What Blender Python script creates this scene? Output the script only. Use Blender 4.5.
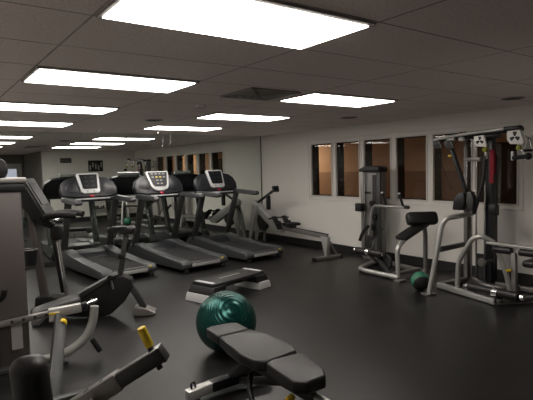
import bpy, bmesh, math, random
from mathutils import Vector, Matrix
random.seed(7)
for o in list(bpy.data.objects): bpy.data.objects.remove(o)
SC = bpy.context.scene
COL = SC.collection
PI = math.pi

# ------------------------------------------------------------------ camera, world, exposure
EYE = Vector((0.0, 0.0, 1.652))
YAW, PITCH, ROLL = 0.6257, 0.0645, -0.0249
FOCAL_PX = 491.84
fwd = Vector((math.sin(YAW)*math.cos(PITCH), math.cos(YAW)*math.cos(PITCH), -math.sin(PITCH)))
r0 = Vector((math.cos(YAW), -math.sin(YAW), 0)); u0 = r0.cross(fwd)
rgt = r0*math.cos(ROLL) + u0*math.sin(ROLL)
upv = -r0*math.sin(ROLL) + u0*math.cos(ROLL)
cam_data = bpy.data.cameras.new('camera')
cam_data.sensor_width = 36.0; cam_data.sensor_fit = 'HORIZONTAL'
cam_data.lens = 36.0*FOCAL_PX/533.0
cam_data.clip_start = 0.05
cam = bpy.data.objects.new('camera', cam_data); COL.objects.link(cam)
cm = Matrix((rgt, upv, -fwd)).transposed().to_4x4(); cm.translation = EYE
cam.matrix_world = cm
SC.camera = cam
SC.cycles.max_bounces = 16; SC.cycles.diffuse_bounces = 10; SC.cycles.glossy_bounces = 6

world = bpy.data.worlds.new('world'); SC.world = world; world.use_nodes = True
world.node_tree.nodes['Background'].inputs[0].default_value = (0.02, 0.018, 0.016, 1)
world.node_tree.nodes['Background'].inputs[1].default_value = 0.2
SC.view_settings.view_transform = 'Standard'
SC.view_settings.look = 'None'
SC.view_settings.exposure = 0.0
SC.view_settings.gamma = 1.0
SC.view_settings.use_curve_mapping = False
FIXTURE_GLOW = 15.0          # radiance of the troffer diffusers
HALL_WATTS = 44.0           # warm lamps of the hallway behind the windows

# ------------------------------------------------------------------ materials
def mat(name, col, rough=0.5, metal=0.0, var=0.12, scale=30.0, bump=0.0, spec=0.5, coat=0.0):
    m = bpy.data.materials.new(name); m.use_nodes = True
    nt = m.node_tree; b = nt.nodes['Principled BSDF']
    b.inputs['Roughness'].default_value = rough; b.inputs['Metallic'].default_value = metal
    b.inputs['Specular IOR Level'].default_value = spec
    b.inputs['Coat Weight'].default_value = coat
    tc = nt.nodes.new('ShaderNodeTexCoord'); nz = nt.nodes.new('ShaderNodeTexNoise')
    nz.inputs['Scale'].default_value = scale; nz.inputs['Detail'].default_value = 4
    nt.links.new(tc.outputs['Object'], nz.inputs['Vector'])
    mx = nt.nodes.new('ShaderNodeMix'); mx.data_type = 'RGBA'
    lo = [c*(1-var) for c in col]; hi = [min(1, c*(1+var)) for c in col]
    mx.inputs[6].default_value = (*lo, 1); mx.inputs[7].default_value = (*hi, 1)
    nt.links.new(nz.outputs['Fac'], mx.inputs[0]); nt.links.new(mx.outputs[2], b.inputs['Base Color'])
    if bump:
        bp = nt.nodes.new('ShaderNodeBump'); bp.inputs['Strength'].default_value = bump
        bp.inputs['Distance'].default_value = 0.004
        nt.links.new(nz.outputs['Fac'], bp.inputs['Height']); nt.links.new(bp.outputs['Normal'], b.inputs['Normal'])
    return m
def emit(name, col, s):
    m = bpy.data.materials.new(name); m.use_nodes = True
    nt = m.node_tree; b = nt.nodes['Principled BSDF']
    b.inputs['Base Color'].default_value = (*col, 1)
    b.inputs['Emission Color'].default_value = (*col, 1); b.inputs['Emission Strength'].default_value = s
    return m

M = {}
M['wall'] = mat('wall_paint', (0.68, 0.66, 0.615), 0.75, var=0.03, scale=3)
M['trim'] = mat('trim_paint', (0.62, 0.60, 0.56), 0.55, var=0.03)
M['base'] = mat('black_rubber_base', (0.012, 0.012, 0.012), 0.5)
M['black_plastic'] = mat('black_plastic', (0.008, 0.008, 0.009), 0.42, spec=0.4)
M['vinyl'] = mat('black_vinyl', (0.010, 0.0095, 0.0095), 0.44, spec=0.42, bump=0.15, scale=220)
M['rubber'] = mat('black_rubber', (0.008, 0.008, 0.008), 0.7, spec=0.3, bump=0.1, scale=150)
M['gunmetal'] = mat('gunmetal_paint', (0.042, 0.044, 0.043), 0.42, 0.3, var=0.06)
M['tread_grey'] = mat('treadmill_grey_plastic', (0.048, 0.051, 0.053), 0.42, 0.15, var=0.06)
M['tread_dark'] = mat('treadmill_dark_plastic', (0.012, 0.0135, 0.0165), 0.38, 0.1, var=0.06)
M['belt'] = mat('running_belt', (0.014, 0.014, 0.014), 0.65, spec=0.3, var=0.2, scale=200, bump=0.1)
M['silver'] = mat('silver_paint', (0.44, 0.44, 0.42), 0.36, 0.55, var=0.05)
M['silver_dull'] = mat('dull_silver_paint', (0.22, 0.21, 0.20), 0.40, 0.6, var=0.06)
M['bezel'] = mat('bezel_silver', (0.50, 0.51, 0.51), 0.38, 0.2, var=0.04)
M['chrome'] = mat('chrome', (0.75, 0.75, 0.75), 0.14, 1.0, var=0.03)
M['steel_dark'] = mat('dark_steel', (0.05, 0.05, 0.05), 0.4, 0.6)
M['screen'] = mat('dark_screen', (0.008, 0.009, 0.011), 0.38, var=0.05, spec=0.25)
M['button'] = mat('grey_button', (0.22, 0.23, 0.22), 0.5)
M['button_y'] = mat('yellow_button', (0.5, 0.40, 0.05), 0.5)
M['red'] = mat('red_plastic', (0.32, 0.012, 0.03), 0.45)
M['red_cloth'] = mat('red_cloth', (0.20, 0.008, 0.018), 0.85, scale=90, bump=0.2)
M['yellow'] = mat('yellow_plastic', (0.72, 0.50, 0.02), 0.4)
M['ygreen'] = mat('yellow_green_rubber', (0.26, 0.29, 0.03), 0.5)
M['white_plate'] = mat('white_plate', (0.78, 0.77, 0.74), 0.5, var=0.04)
M['sticker'] = mat('white_sticker', (0.40, 0.38, 0.37), 0.6, var=0.08, scale=120)
M['step_grey'] = mat('step_riser_grey', (0.42, 0.42, 0.42), 0.6, var=0.1)
M['step_black'] = mat('step_black', (0.009, 0.009, 0.009), 0.55, spec=0.35, bump=0.3, scale=160)
M['shroud'] = mat('shroud_taupe', (0.080, 0.069, 0.065), 0.45, 0.2, var=0.05)
M['tower'] = mat('tower_grey', (0.16, 0.155, 0.15), 0.42, 0.4, var=0.05)
M['hall_up'] = mat('hall_tan_paint', (0.68, 0.47, 0.34), 0.8, var=0.04, scale=4)
M['hall_low'] = mat('hall_brown_paint', (0.42, 0.27, 0.19), 0.8, var=0.05, scale=4)
M['hall_floor'] = mat('hall_floor_tile', (0.15, 0.11, 0.09), 0.5)
M['dark_reveal'] = mat('dark_window_reveal', (0.012, 0.011, 0.011), 0.6)
M['med_green'] = mat('medicine_ball_green', (0.018, 0.13, 0.07), 0.5, bump=0.2, scale=120)
M['vent'] = mat('vent_metal', (0.30, 0.28, 0.26), 0.5)
M['vent_dark'] = mat('vent_dark', (0.02, 0.02, 0.02), 0.7)
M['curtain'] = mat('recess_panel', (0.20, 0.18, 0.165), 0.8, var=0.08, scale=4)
M['paper'] = mat('paper', (0.30, 0.29, 0.27), 0.7, var=0.3, scale=14)
M['diffuser'] = emit('light_diffuser', (1.0, 0.93, 0.87), FIXTURE_GLOW)
M['door_glow'] = emit('lit_door_pane', (0.72, 0.74, 0.88), 0.55)

def floor_mat():
    m = mat('rubber_gym_floor', (0.036, 0.034, 0.034), 0.5, var=0.0)
    nt = m.node_tree; b = nt.nodes['Principled BSDF']
    tc = nt.nodes.new('ShaderNodeTexCoord')
    n1 = nt.nodes.new('ShaderNodeTexNoise'); n1.inputs['Scale'].default_value = 260; n1.inputs['Detail'].default_value = 2
    n2 = nt.nodes.new('ShaderNodeTexNoise'); n2.inputs['Scale'].default_value = 1.3; n2.inputs['Detail'].default_value = 5
    for n in (n1, n2): nt.links.new(tc.outputs['Object'], n.inputs['Vector'])
    cr = nt.nodes.new('ShaderNodeValToRGB')
    cr.color_ramp.elements[0].position = 0.35; cr.color_ramp.elements[0].color = (0.0032, 0.0028, 0.0026, 1)
    cr.color_ramp.elements[1].position = 0.72; cr.color_ramp.elements[1].color = (0.0085, 0.0074, 0.007, 1)
    nt.links.new(n1.outputs['Fac'], cr.inputs[0])
    mx = nt.nodes.new('ShaderNodeMix'); mx.data_type = 'RGBA'; mx.blend_type = 'MULTIPLY'; mx.inputs[0].default_value = 0.35
    nt.links.new(cr.outputs[0], mx.inputs[6]); nt.links.new(n2.outputs['Fac'], mx.inputs[7])
    nt.links.new(mx.outputs[2], b.inputs['Base Color'])
    b.inputs['Specular IOR Level'].default_value = 0.5
    mr = nt.nodes.new('ShaderNodeMapRange'); mr.inputs[3].default_value = 0.36; mr.inputs[4].default_value = 0.46
    nt.links.new(n2.outputs['Fac'], mr.inputs[0]); nt.links.new(mr.outputs[0], b.inputs['Roughness'])
    return m
M['floor'] = floor_mat()

TX, TY, GX, GY = 1.279, 0.6457, 0.75, 1.766        # ceiling tile size and grid origin
def ceiling_mat():
    m = mat('ceiling_tile', (0.36, 0.325, 0.30), 0.85, var=0.0)
    nt = m.node_tree; b = nt.nodes['Principled BSDF']; L = nt.links.new
    def math_(op, a, bb=None):
        n = nt.nodes.new('ShaderNodeMath'); n.operation = op
        for i, v in enumerate((a, bb)):
            if v is None: continue
            if isinstance(v, (int, float)): n.inputs[i].default_value = v
            else: L(v, n.inputs[i])
        return n.outputs[0]
    tc = nt.nodes.new('ShaderNodeTexCoord'); sp = nt.nodes.new('ShaderNodeSeparateXYZ'); L(tc.outputs['Object'], sp.inputs[0])
    def d(sock, o, t):                                  # metres to the nearest grid line
        f = math_('FRACT', math_('DIVIDE', math_('SUBTRACT', sock, o), t))
        return math_('MULTIPLY', math_('MINIMUM', f, math_('SUBTRACT', 1.0, f)), t)
    dm = math_('MINIMUM', d(sp.outputs[0], GX, TX), d(sp.outputs[1], GY, TY))
    nz = nt.nodes.new('ShaderNodeTexNoise'); nz.inputs['Scale'].default_value = 2.2; L(tc.outputs['Object'], nz.inputs['Vector'])
    line = math_('LESS_THAN', dm, 0.007)  # thin T-bar shadows along the grid, painted into the tile colour
    amt = math_('MULTIPLY', line, math_('MULTIPLY', nz.outputs['Fac'], 1.25))
    sp2 = nt.nodes.new('ShaderNodeTexNoise'); sp2.inputs['Scale'].default_value = 70; sp2.inputs['Detail'].default_value = 3
    L(tc.outputs['Object'], sp2.inputs['Vector'])
    cr = nt.nodes.new('ShaderNodeValToRGB')
    cr.color_ramp.elements[0].position = 0.34; cr.color_ramp.elements[0].color = (0.68, 0.60, 0.565, 1)
    cr.color_ramp.elements[1].position = 0.5; cr.color_ramp.elements[1].color = (0.85, 0.755, 0.715, 1)
    L(sp2.outputs['Fac'], cr.inputs[0])
    mx = nt.nodes.new('ShaderNodeMix'); mx.data_type = 'RGBA'
    mx.inputs[7].default_value = (0.10, 0.085, 0.08, 1)
    L(amt, mx.inputs[0]); L(cr.outputs[0], mx.inputs[6]); L(mx.outputs[2], b.inputs['Base Color'])
    return m
M['ceiling'] = ceiling_mat()

def glass_mat():
    m = bpy.data.materials.new('window_glass'); m.use_nodes = True
    nt = m.node_tree; nt.nodes.clear(); L = nt.links.new
    out = nt.nodes.new('ShaderNodeOutputMaterial'); tr = nt.nodes.new('ShaderNodeBsdfTransparent')
    tr.inputs[0].default_value = (0.80, 0.78, 0.74, 1)
    gl = nt.nodes.new('ShaderNodeBsdfGlossy'); gl.inputs['Roughness'].default_value = 0.02
    fr = nt.nodes.new('ShaderNodeFresnel'); fr.inputs[0].default_value = 1.5
    mx = nt.nodes.new('ShaderNodeMixShader')
    ge = nt.nodes.new('ShaderNodeNewGeometry'); mu = nt.nodes.new('ShaderNodeMath'); mu.operation = 'MULTIPLY'
    iv = nt.nodes.new('ShaderNodeMath'); iv.operation = 'SUBTRACT'; iv.inputs[0].default_value = 1.0
    L(ge.outputs['Backfacing'], iv.inputs[1]); L(iv.outputs[0], mu.inputs[0]); L(fr.outputs[0], mu.inputs[1])
    L(mu.outputs[0], mx.inputs[0]); L(tr.outputs[0], mx.inputs[1]); L(gl.outputs[0], mx.inputs[2]); L(mx.outputs[0], out.inputs[0])
    return m
M['glass'] = glass_mat()
def mirror_mat():
    m = bpy.data.materials.new('mirror_silver'); m.use_nodes = True
    b = m.node_tree.nodes['Principled BSDF']
    b.inputs['Base Color'].default_value = (0.76, 0.80, 0.77, 1)
    b.inputs['Metallic'].default_value = 1.0; b.inputs['Roughness'].default_value = 0.0
    return m
M['mirror'] = mirror_mat()
def ball_mat():
    m = mat('stability_ball_vinyl', (0.004, 0.055, 0.046), 0.24, 0.6, var=0.0, spec=0.5)
    nt = m.node_tree; b = nt.nodes['Principled BSDF']; L = nt.links.new
    tc = nt.nodes.new('ShaderNodeTexCoord'); wv = nt.nodes.new('ShaderNodeTexWave')
    wv.wave_type = 'BANDS'; wv.bands_direction = 'Z'; wv.inputs['Scale'].default_value = 18; wv.inputs['Distortion'].default_value = 0
    L(tc.outputs['Object'], wv.inputs['Vector'])
    bp = nt.nodes.new('ShaderNodeBump'); bp.inputs['Strength'].default_value = 0.5; bp.inputs['Distance'].default_value = 0.006
    L(wv.outputs['Fac'], bp.inputs['Height']); L(bp.outputs['Normal'], b.inputs['Normal'])
    return m
M['ball'] = ball_mat()

# ------------------------------------------------------------------ mesh helpers
def V(*a): return Vector(a[0]) if len(a) == 1 else Vector(a)
class MB:
    def __init__(s): s.bm = bmesh.new()
    def _add(s, fn, mtx):
        r = fn(); bmesh.ops.transform(s.bm, matrix=mtx, verts=r); return s
    def box(s, c, size, rot=None, bev=0.0, seg=2):
        n0 = set(s.bm.verts)
        r = bmesh.ops.create_cube(s.bm, size=1.0)['verts']
        bmesh.ops.scale(s.bm, vec=size, verts=r)
        if bev:
            es = list({e for v in r for e in v.link_edges})
            bmesh.ops.bevel(s.bm, geom=es, offset=min(bev, min(size)*0.49), segments=seg, affect='EDGES', profile=0.5)
        vs = [v for v in s.bm.verts if v not in n0]
        m = Matrix.Translation(V(c)) @ (rot.to_4x4() if rot else Matrix.Identity(4))
        bmesh.ops.transform(s.bm, matrix=m, verts=vs); return s
    def beam(s, p0, p1, w, h, up=(0, 0, 1), bev=0.006):
        p0, p1 = V(p0), V(p1); d = p1-p0; L = d.length; d.normalize()
        u = V(up)
        if abs(d.dot(u)) > 0.98: u = V(1, 0, 0)
        x = d.cross(u).normalized(); z = x.cross(d).normalized()
        return s.box((p0+p1)/2, (w, L, h), Matrix((x, d, z)).transposed(), bev)
    def tube(s, pts, r, seg=10, fil=0.06, cap=True):
        pts = [V(p) for p in pts]
        path = [pts[0]]
        for i in range(1, len(pts)-1):
            a, b, c = pts[i-1], pts[i], pts[i+1]
            f = min(fil, (a-b).length*0.45, (c-b).length*0.45)
            q0 = b+(a-b).normalized()*f; q2 = b+(c-b).normalized()*f
            for k in range(6):
                t = k/5; path.append(q0*(1-t)**2 + b*2*t*(1-t) + q2*t*t)
        path.append(pts[-1])
        rings = []; nrm = None
        for i, p in enumerate(path):
            t = (path[min(i+1, len(path)-1)]-path[max(i-1, 0)]).normalized()
            if nrm is None:
                a = V(0, 0, 1) if abs(t.z) < 0.9 else V(1, 0, 0)
                nrm = t.cross(a).normalized()
            else:
                nrm = (nrm - t*nrm.dot(t)).normalized()
            bn = t.cross(nrm)
            rings.append([s.bm.verts.new(p + nrm*math.cos(2*PI*k/seg)*r + bn*math.sin(2*PI*k/seg)*r) for k in range(seg)])
        for a, b in zip(rings, rings[1:]):
            for k in range(seg):
                s.bm.faces.new((a[k], a[(k+1) % seg], b[(k+1) % seg], b[k]))
        if cap:
            s.bm.faces.new(rings[0][::-1]); s.bm.faces.new(rings[-1])
        return s
    def cyl(s, p0, p1, r, r1=None, seg=18, rnd=0.0):
        """lathe along p0->p1; rnd rounds the ends"""
        p0, p1 = V(p0), V(p1); L = (p1-p0).length; r1 = r if r1 is None else r1
        if rnd:
            prof = [(0.0001, 0), (r-rnd, 0)] + [(r-rnd+rnd*math.sin(a), rnd-rnd*math.cos(a)) for a in (0.4, 0.8, 1.2, PI/2)]
            prof += [(r1-rnd+rnd*math.cos(a), L-rnd+rnd*math.sin(a)) for a in (0, 0.4, 0.8, 1.2, PI/2)] + [(0.0001, L)]
        else:
            prof = [(0.0001, 0), (r, 0), (r1, L), (0.0001, L)]
        return s.lathe(prof, p0, p1-p0, seg)
    def lathe(s, prof, org, axis, seg=24):
        org = V(org); z = V(axis).normalized()
        a = V(0, 0, 1) if abs(z.z) < 0.9 else V(1, 0, 0)
        x = z.cross(a).normalized(); y = z.cross(x)
        rings = [[s.bm.verts.new(org + z*h + x*r*math.cos(2*PI*k/seg) + y*r*math.sin(2*PI*k/seg)) for k in range(seg)] for r, h in prof]
        for a_, b_ in zip(rings, rings[1:]):
            for k in range(seg):
                s.bm.faces.new((a_[k], a_[(k+1) % seg], b_[(k+1) % seg], b_[k]))
        bmesh.ops.remove_doubles(s.bm, verts=rings[0]+rings[-1], dist=0.0005)
        return s
    def sph(s, c, r, sc=(1, 1, 1), seg=32):
        n0 = set(s.bm.verts)
        bmesh.ops.create_uvsphere(s.bm, u_segments=seg, v_segments=seg//2, radius=r)
        vs = [v for v in s.bm.verts if v not in n0]
        bmesh.ops.transform(s.bm, matrix=Matrix.Translation(V(c)) @ Matrix.Diagonal((*sc, 1)), verts=vs); return s
    def prism(s, poly, vec, bev=0.0, seg=2):
        """closed 3D outline swept along vec"""
        n0 = set(s.bm.verts); vec = V(vec)
        a = [s.bm.verts.new(V(p)) for p in poly]; b = [s.bm.verts.new(V(p)+vec) for p in poly]
        fs = [s.bm.faces.new(a), s.bm.faces.new(b[::-1])]
        n = len(a)
        for k in range(n): fs.append(s.bm.faces.new((a[k], b[k], b[(k+1) % n], a[(k+1) % n])))
        if bev:
            es = list({e for f in fs for e in f.edges})
            bmesh.ops.bevel(s.bm, geom=es, offset=bev, segments=seg, affect='EDGES', profile=0.5)
        return s
    def build(s, name, m, parent=None, world=False, loc=None, smooth=True, angle=38):
        bm = s.bm
        bmesh.ops.recalc_face_normals(bm, faces=bm.faces)
        if world and parent is not None:
            bmesh.ops.transform(bm, matrix=wmat(parent).inverted(), verts=bm.verts)
        if loc is not None:
            bmesh.ops.translate(bm, vec=-V(loc), verts=bm.verts)
        me = bpy.data.meshes.new(name); bm.to_mesh(me); bm.free()
        if smooth and len(me.polygons):
            me.polygons.foreach_set('use_smooth', [True]*len(me.polygons))
            me.set_sharp_from_angle(angle=math.radians(angle))
        me.materials.append(M[m])
        o = bpy.data.objects.new(name, me); COL.objects.link(o)
        if loc is not None: o.location = loc
        if parent is not None: o.parent = parent
        return o
def wmat(o):
    m = Matrix.Translation(o.location) @ o.rotation_euler.to_matrix().to_4x4()
    return (wmat(o.parent) @ m) if o.parent else m
def thing(name, label, cat, loc=(0, 0, 0), rz=0.0, group=None):
    o = bpy.data.objects.new(name, None); COL.objects.link(o); o.empty_display_size = 0.1
    o.location = loc; o.rotation_euler = (0, 0, rz); o['label'] = label; o['category'] = cat
    if group: o['group'] = group
    return o
def tag(o, label, cat, group=None):
    o['label'] = label; o['category'] = cat
    if group: o['group'] = group
    return o
def struct(o):
    o['kind'] = 'structure'; return o
def copy_tree(o, parent=None):
    c = o.copy(); COL.objects.link(c); c.parent = parent
    for ch in list(o.children): copy_tree(ch, c)
    return c
def Rz(a): return Matrix.Rotation(a, 3, 'Z')
def Rx(a): return Matrix.Rotation(a, 3, 'X')
def Ry(a): return Matrix.Rotation(a, 3, 'Y')

# ------------------------------------------------------------------ the room
WX, MY, CZ = 6.67, 9.381, 2.398          # window wall, mirror plane, ceiling height
LX, BY, JX, JY = -0.5, -1.9, 3.55, 1.4   # left wall, rear wall, side recess, wall behind the machines
def sbox(name, m, lo, hi, bev=0.0):
    lo, hi = V(lo), V(hi)
    return struct(MB().box((lo+hi)/2, hi-lo, bev=bev).build(name, m, smooth=False))
sbox('floor', 'floor', (LX-.2, BY-.2, -.1), (WX+.2, MY+.25, 0))
sbox('ceiling', 'ceiling', (LX-.2, BY-.2, CZ), (WX+.2, MY+.25, CZ+.1))
sbox('wall_left', 'wall', (LX-.2, BY-.2, 0), (LX, MY+.2, CZ))
sbox('wall_back', 'wall', (LX, MY+.012, 0), (WX+.2, MY+.2, CZ))
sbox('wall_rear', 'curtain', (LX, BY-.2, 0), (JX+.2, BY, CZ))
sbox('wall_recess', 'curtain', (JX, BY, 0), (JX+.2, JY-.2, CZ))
sbox('wall_front', 'wall', (JX, JY-.2, 0), (WX+.2, JY, CZ))
WIN = [(7.625-.724*i-.592, 7.625-.724*i) for i in range(6)]
ZB, ZT = 1.078, 2.107
w = MB()
w.box(((WX+WX+.2)/2, (JY+MY)/2, ZB/2), (.2, MY-JY+.02, ZB))
w.box((WX+.1, (JY+MY)/2, (ZT+CZ)/2), (.2, MY-JY+.02, CZ-ZT))
ys = [JY] + [v for a, b in reversed(WIN) for v in (a, b)] + [MY+.01]
for a, b in zip(ys[0::2], ys[1::2]):
    w.box((WX+.1, (a+b)/2, (ZB+ZT)/2), (.2, b-a, ZT-ZB))
struct(w.build('wall_right', 'wall', smooth=False))
for i, (a, b) in enumerate(WIN):
    f = MB(); t = .022
    for (y, dy, z, dz) in ((a-t/2, t, (ZB+ZT)/2, ZT-ZB+2*t), (b+t/2, t, (ZB+ZT)/2, ZT-ZB+2*t), ((a+b)/2, b-a, ZB-t/2, t), ((a+b)/2, b-a, ZT+t/2, t)):
        f.box((WX-.006, y, z), (.02, dy, dz), bev=.003)
    wi = struct(f.build('window_%d' % (i+1), 'trim'))
    MB().box((WX+.02, (a+b)/2, (ZB+ZT)/2), (.006, b-a, ZT-ZB)).build('pane', 'glass', wi)
    r = MB()
    for (y, dy, z, dz) in ((a+.004, .008, (ZB+ZT)/2, ZT-ZB), (b-.004, .008, (ZB+ZT)/2, ZT-ZB), ((a+b)/2, b-a, ZB+.004, .008), ((a+b)/2, b-a, ZT-.004, .008)):
        r.box((WX+.112, y, z), (.172, dy, dz))
    r.build('reveal', 'dark_reveal', wi, smooth=False)
# outer casing line around the run of windows
f = MB(); y0, y1 = WIN[5][0]-.08, WIN[0][1]+.08
for (y, dy, z, dz) in ((y0, .014, (ZB+ZT)/2, ZT-ZB+.17), (y1, .014, (ZB+ZT)/2, ZT-ZB+.17), ((y0+y1)/2, y1-y0, ZT+.08, .014), ((y0+y1)/2, y1-y0, ZB-.08, .014)):
    f.box((WX-.005, y, z), (.012, dy, dz), bev=.003)
struct(f.build('trim_1', 'trim'))
sbox('baseboard_right', 'base', (WX-.012, JY, 0), (WX, MY, .142))
sbox('baseboard_back', 'base', (LX, MY-.012, 0), (WX-.012, MY+.012, .075))
sbox('baseboard_front', 'base', (JX, JY, 0), (WX-.012, JY+.012, .142))
# mirror covering the far wall
mr = thing('wall_mirror', 'full height wall mirror covering the far end behind the treadmills', 'mirror', (2.5, MY, .075))
MB().box(((LX+WX-.03)/2, MY+.006, (.075+CZ)/2), (WX-.03-LX, .012, CZ-.077)).build('mirror_sheet', 'mirror', mr, world=True, smooth=False)
MB().box((WX-.022, MY+.004, (.075+CZ)/2), (.016, .018, CZ-.08)).build('edge_strip', 'steel_dark', mr, world=True, smooth=False)
# rear door with a lit pane, seen in the mirror
d = struct(MB().box((3.0, BY+.02, 1.03), (.92, .04, 2.06), bev=.004).build('door_1', 'trim'))
MB().box((3.1, BY+.043, 1.50), (.36, .012, .72)).build('pane', 'door_glow', d)
MB().cyl((2.66, BY+.04, 1.0), (2.66, BY+.1, 1.0), .025).build('door_handle', 'chrome', d)
f = MB()
for x, dx, z, dz in ((2.5, .08, 1.06, 2.12), (3.5, .08, 1.06, 2.12), (3.0, 1.08, 2.1, .08)): f.box((x, BY+.02, z), (dx, .05, dz))
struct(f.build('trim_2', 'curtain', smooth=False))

# hallway behind the windows
HX = 9.1
sbox('floor_hall', 'hall_floor', (WX+.2, -1, -.1), (HX+.2, 16, 0))
sbox('ceiling_hall', 'ceiling', (WX+.2, -1, 2.45), (HX+.2, 16, 2.55))
h = struct(MB().box((HX+.1, 7.5, 1.98), (.2, 17, .94)).build('wall_hall', 'hall_up', smooth=False))
MB().box((HX+.1, 7.5, .755), (.2, 17, 1.51)).build('lower_panel', 'hall_low', h, smooth=False)
sbox('wall_hall_far', 'hall_up', (WX+.2, 16, 0), (HX+.2, 16.2, 2.45))
sbox('wall_hall_near', 'hall_up', (WX+.2, -1.2, 0), (HX+.2, -1, 2.45))
for y, wts in ((10.7, HALL_WATTS), (0.9, HALL_WATTS*.9)):
    ld = bpy.data.lights.new('hall_lamp', 'AREA'); ld.shape = 'RECTANGLE'; ld.size = .6; ld.size_y = 1.2
    ld.energy = wts; ld.color = (1.0, .80, .58)
    lo = bpy.data.objects.new('hall_lamp', ld); COL.objects.link(lo); lo.location = (8.2, y, 2.43)
c = thing('tall_cabinet', 'tall black cabinet standing in the hallway behind the right hand windows', 'cabinet', (8.5, 4.78, 0))
MB().box((8.5, 4.78, 1.0), (.5, .60, 2.0), bev=.01).build('body', 'black_plastic', c, world=True)
for s in (-1, 1):
    MB().box((8.24, 4.78+s*.15, 1.02), (.02, .28, 1.9), bev=.006).build('door', 'steel_dark', c, world=True)

# ceiling fixtures
def fixture(cx, cy, label):
    t = thing('ceiling_light', label, 'ceiling light', (cx, cy, CZ), 0, 'recessed fluorescent ceiling lights')
    f = MB(); W, H_ = TX-.02, TY-.02; w_, h_ = 1.216, .554
    for x, dx, y, dy in (((W+w_)/4, (W-w_)/2, 0, H_), (-(W+w_)/4, (W-w_)/2, 0, H_), (0, w_, (H_+h_)/4, (H_-h_)/2), (0, w_, -(H_+h_)/4, (H_-h_)/2)):
        f.box((x, y, -.007), (dx, dy, .014))
    f.build('frame', 'vent', t, smooth=False)
    b = MB(); b.box((0, 0, -.010), (w_, h_, .02), bev=.002)
    b.build('diffuser', 'diffuser', t)
    return t
C1, C2 = .781+.608, .781+2.558+.608
R0 = 1.812+.277
RP = 1.937
fixture(C1, R0, 'largest lit ceiling light panel, nearest overhead at the top')
fixture(C1, R0+RP, 'lit ceiling light panel second in the row over the left side')
fixture(C1, R0+2*RP, 'lit ceiling light panel third in the row over the left side')
fixture(C1, R0+3*RP, 'lit ceiling light panel against the mirror over the left treadmill')
fixture(C2, R0+RP, 'lit ceiling light panel nearest the windows beside the square air vent')
fixture(C2, R0+2*RP, 'lit ceiling light panel between the air vent and the mirror')
fixture(C2, R0+3*RP, 'lit ceiling light panel against the mirror over the right treadmills')
# air diffuser: nested square louvres
v = thing('air_vent', 'square louvred air vent in the ceiling between the light panels', 'vent', (2.88, 4.05, CZ))
MB().box((0, 0, -.003), (.56, .56, .006)).build('backing', 'vent_dark', v, smooth=False)
for k, s in enumerate((.58, .46, .34, .22, .10)):
    f = MB(); zz = -.012-.003*k; tk = .022
    for sx, sy, dx, dy in ((1, 0, tk, s), (-1, 0, tk, s), (0, 1, s, tk), (0, -1, s, tk)):
        f.box((sx*(s/2-tk/2), sy*(s/2-tk/2), zz), (dx, dy, .012))
    f.build('louvre', 'vent', v, smooth=False)
def sprinkler(x, y, lab):
    t = thing('sprinkler', lab, 'sprinkler', (x, y, CZ), 0, 'ceiling sprinkler heads')
    MB().lathe([(.0001, 0), (.035, 0), (.03, -.01), (.0001, -.012)], (0, 0, 0), (0, 0, 1)).build('escutcheon', 'chrome', t)
    MB().cyl((0, 0, -.01), (0, 0, -.05), .008).lathe([(.0001, -.05), (.018, -.05), (.018, -.054), (.0001, -.054)], (0, 0, 0), (0, 0, 1)).build('head', 'chrome', t)
sprinkler(3.75, 8.55, 'small chrome sprinkler head near the mirror between ceiling lights')
sprinkler(2.75, 8.75, 'small chrome sprinkler head over the middle treadmill')
def pendant(x, y, lab):
    t = thing('pendant_sprinkler', lab, 'sprinkler', (x, y, CZ), 0, 'pendant sprinklers on drop pipes')
    MB().cyl((0, 0, 0), (0, 0, -.20), .012).build('drop_pipe', 'silver', t)
    MB().lathe([(.0001, -.20), (.02, -.20), (.028, -.235), (.03, -.24), (.0001, -.245)], (0, 0, 0), (0, 0, 1)).build('head', 'chrome', t)
    MB().lathe([(.0001, 0), (.035, 0), (.03, -.012), (.0001, -.014)], (0, 0, 0), (0, 0, 1)).build('escutcheon', 'silver', t)
pendant(4.3, 9.2, 'sprinkler on a short silver drop pipe close to the mirror')
t = thing('smoke_detector', 'round pale smoke detector on the ceiling left of the air vent', 'smoke detector', (2.78, 5.1, CZ))
MB().lathe([(.0001, 0), (.065, 0), (.06, -.02), (.04, -.035), (.0001, -.037)], (0, 0, 0), (0, 0, 1)).build('housing', 'trim', t)
def slot(x, y, lab):
    t = thing('ceiling_speaker', lab, 'speaker grille', (x, y, CZ), 0, 'round ceiling speaker grilles')
    MB().lathe([(.0001, 0), (.11, 0), (.105, -.008), (.0001, -.009)], (0, 0, 0), (0, 0, 1)).build('grille', 'vent_dark', t)
    MB().lathe([(.105, 0), (.13, 0), (.125, -.01), (.105, -.011), (.105, 0)], (0, 0, 0), (0, 0, 1)).build('rim', 'vent', t)
slot(2.95, 6.85, 'round dark ceiling speaker grille over the treadmills')
slot(5.5, 5.4, 'round dark ceiling speaker grille in front of the window wall')
slot(5.75, 3.0, 'round dark ceiling speaker grille above the cable machine')

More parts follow.
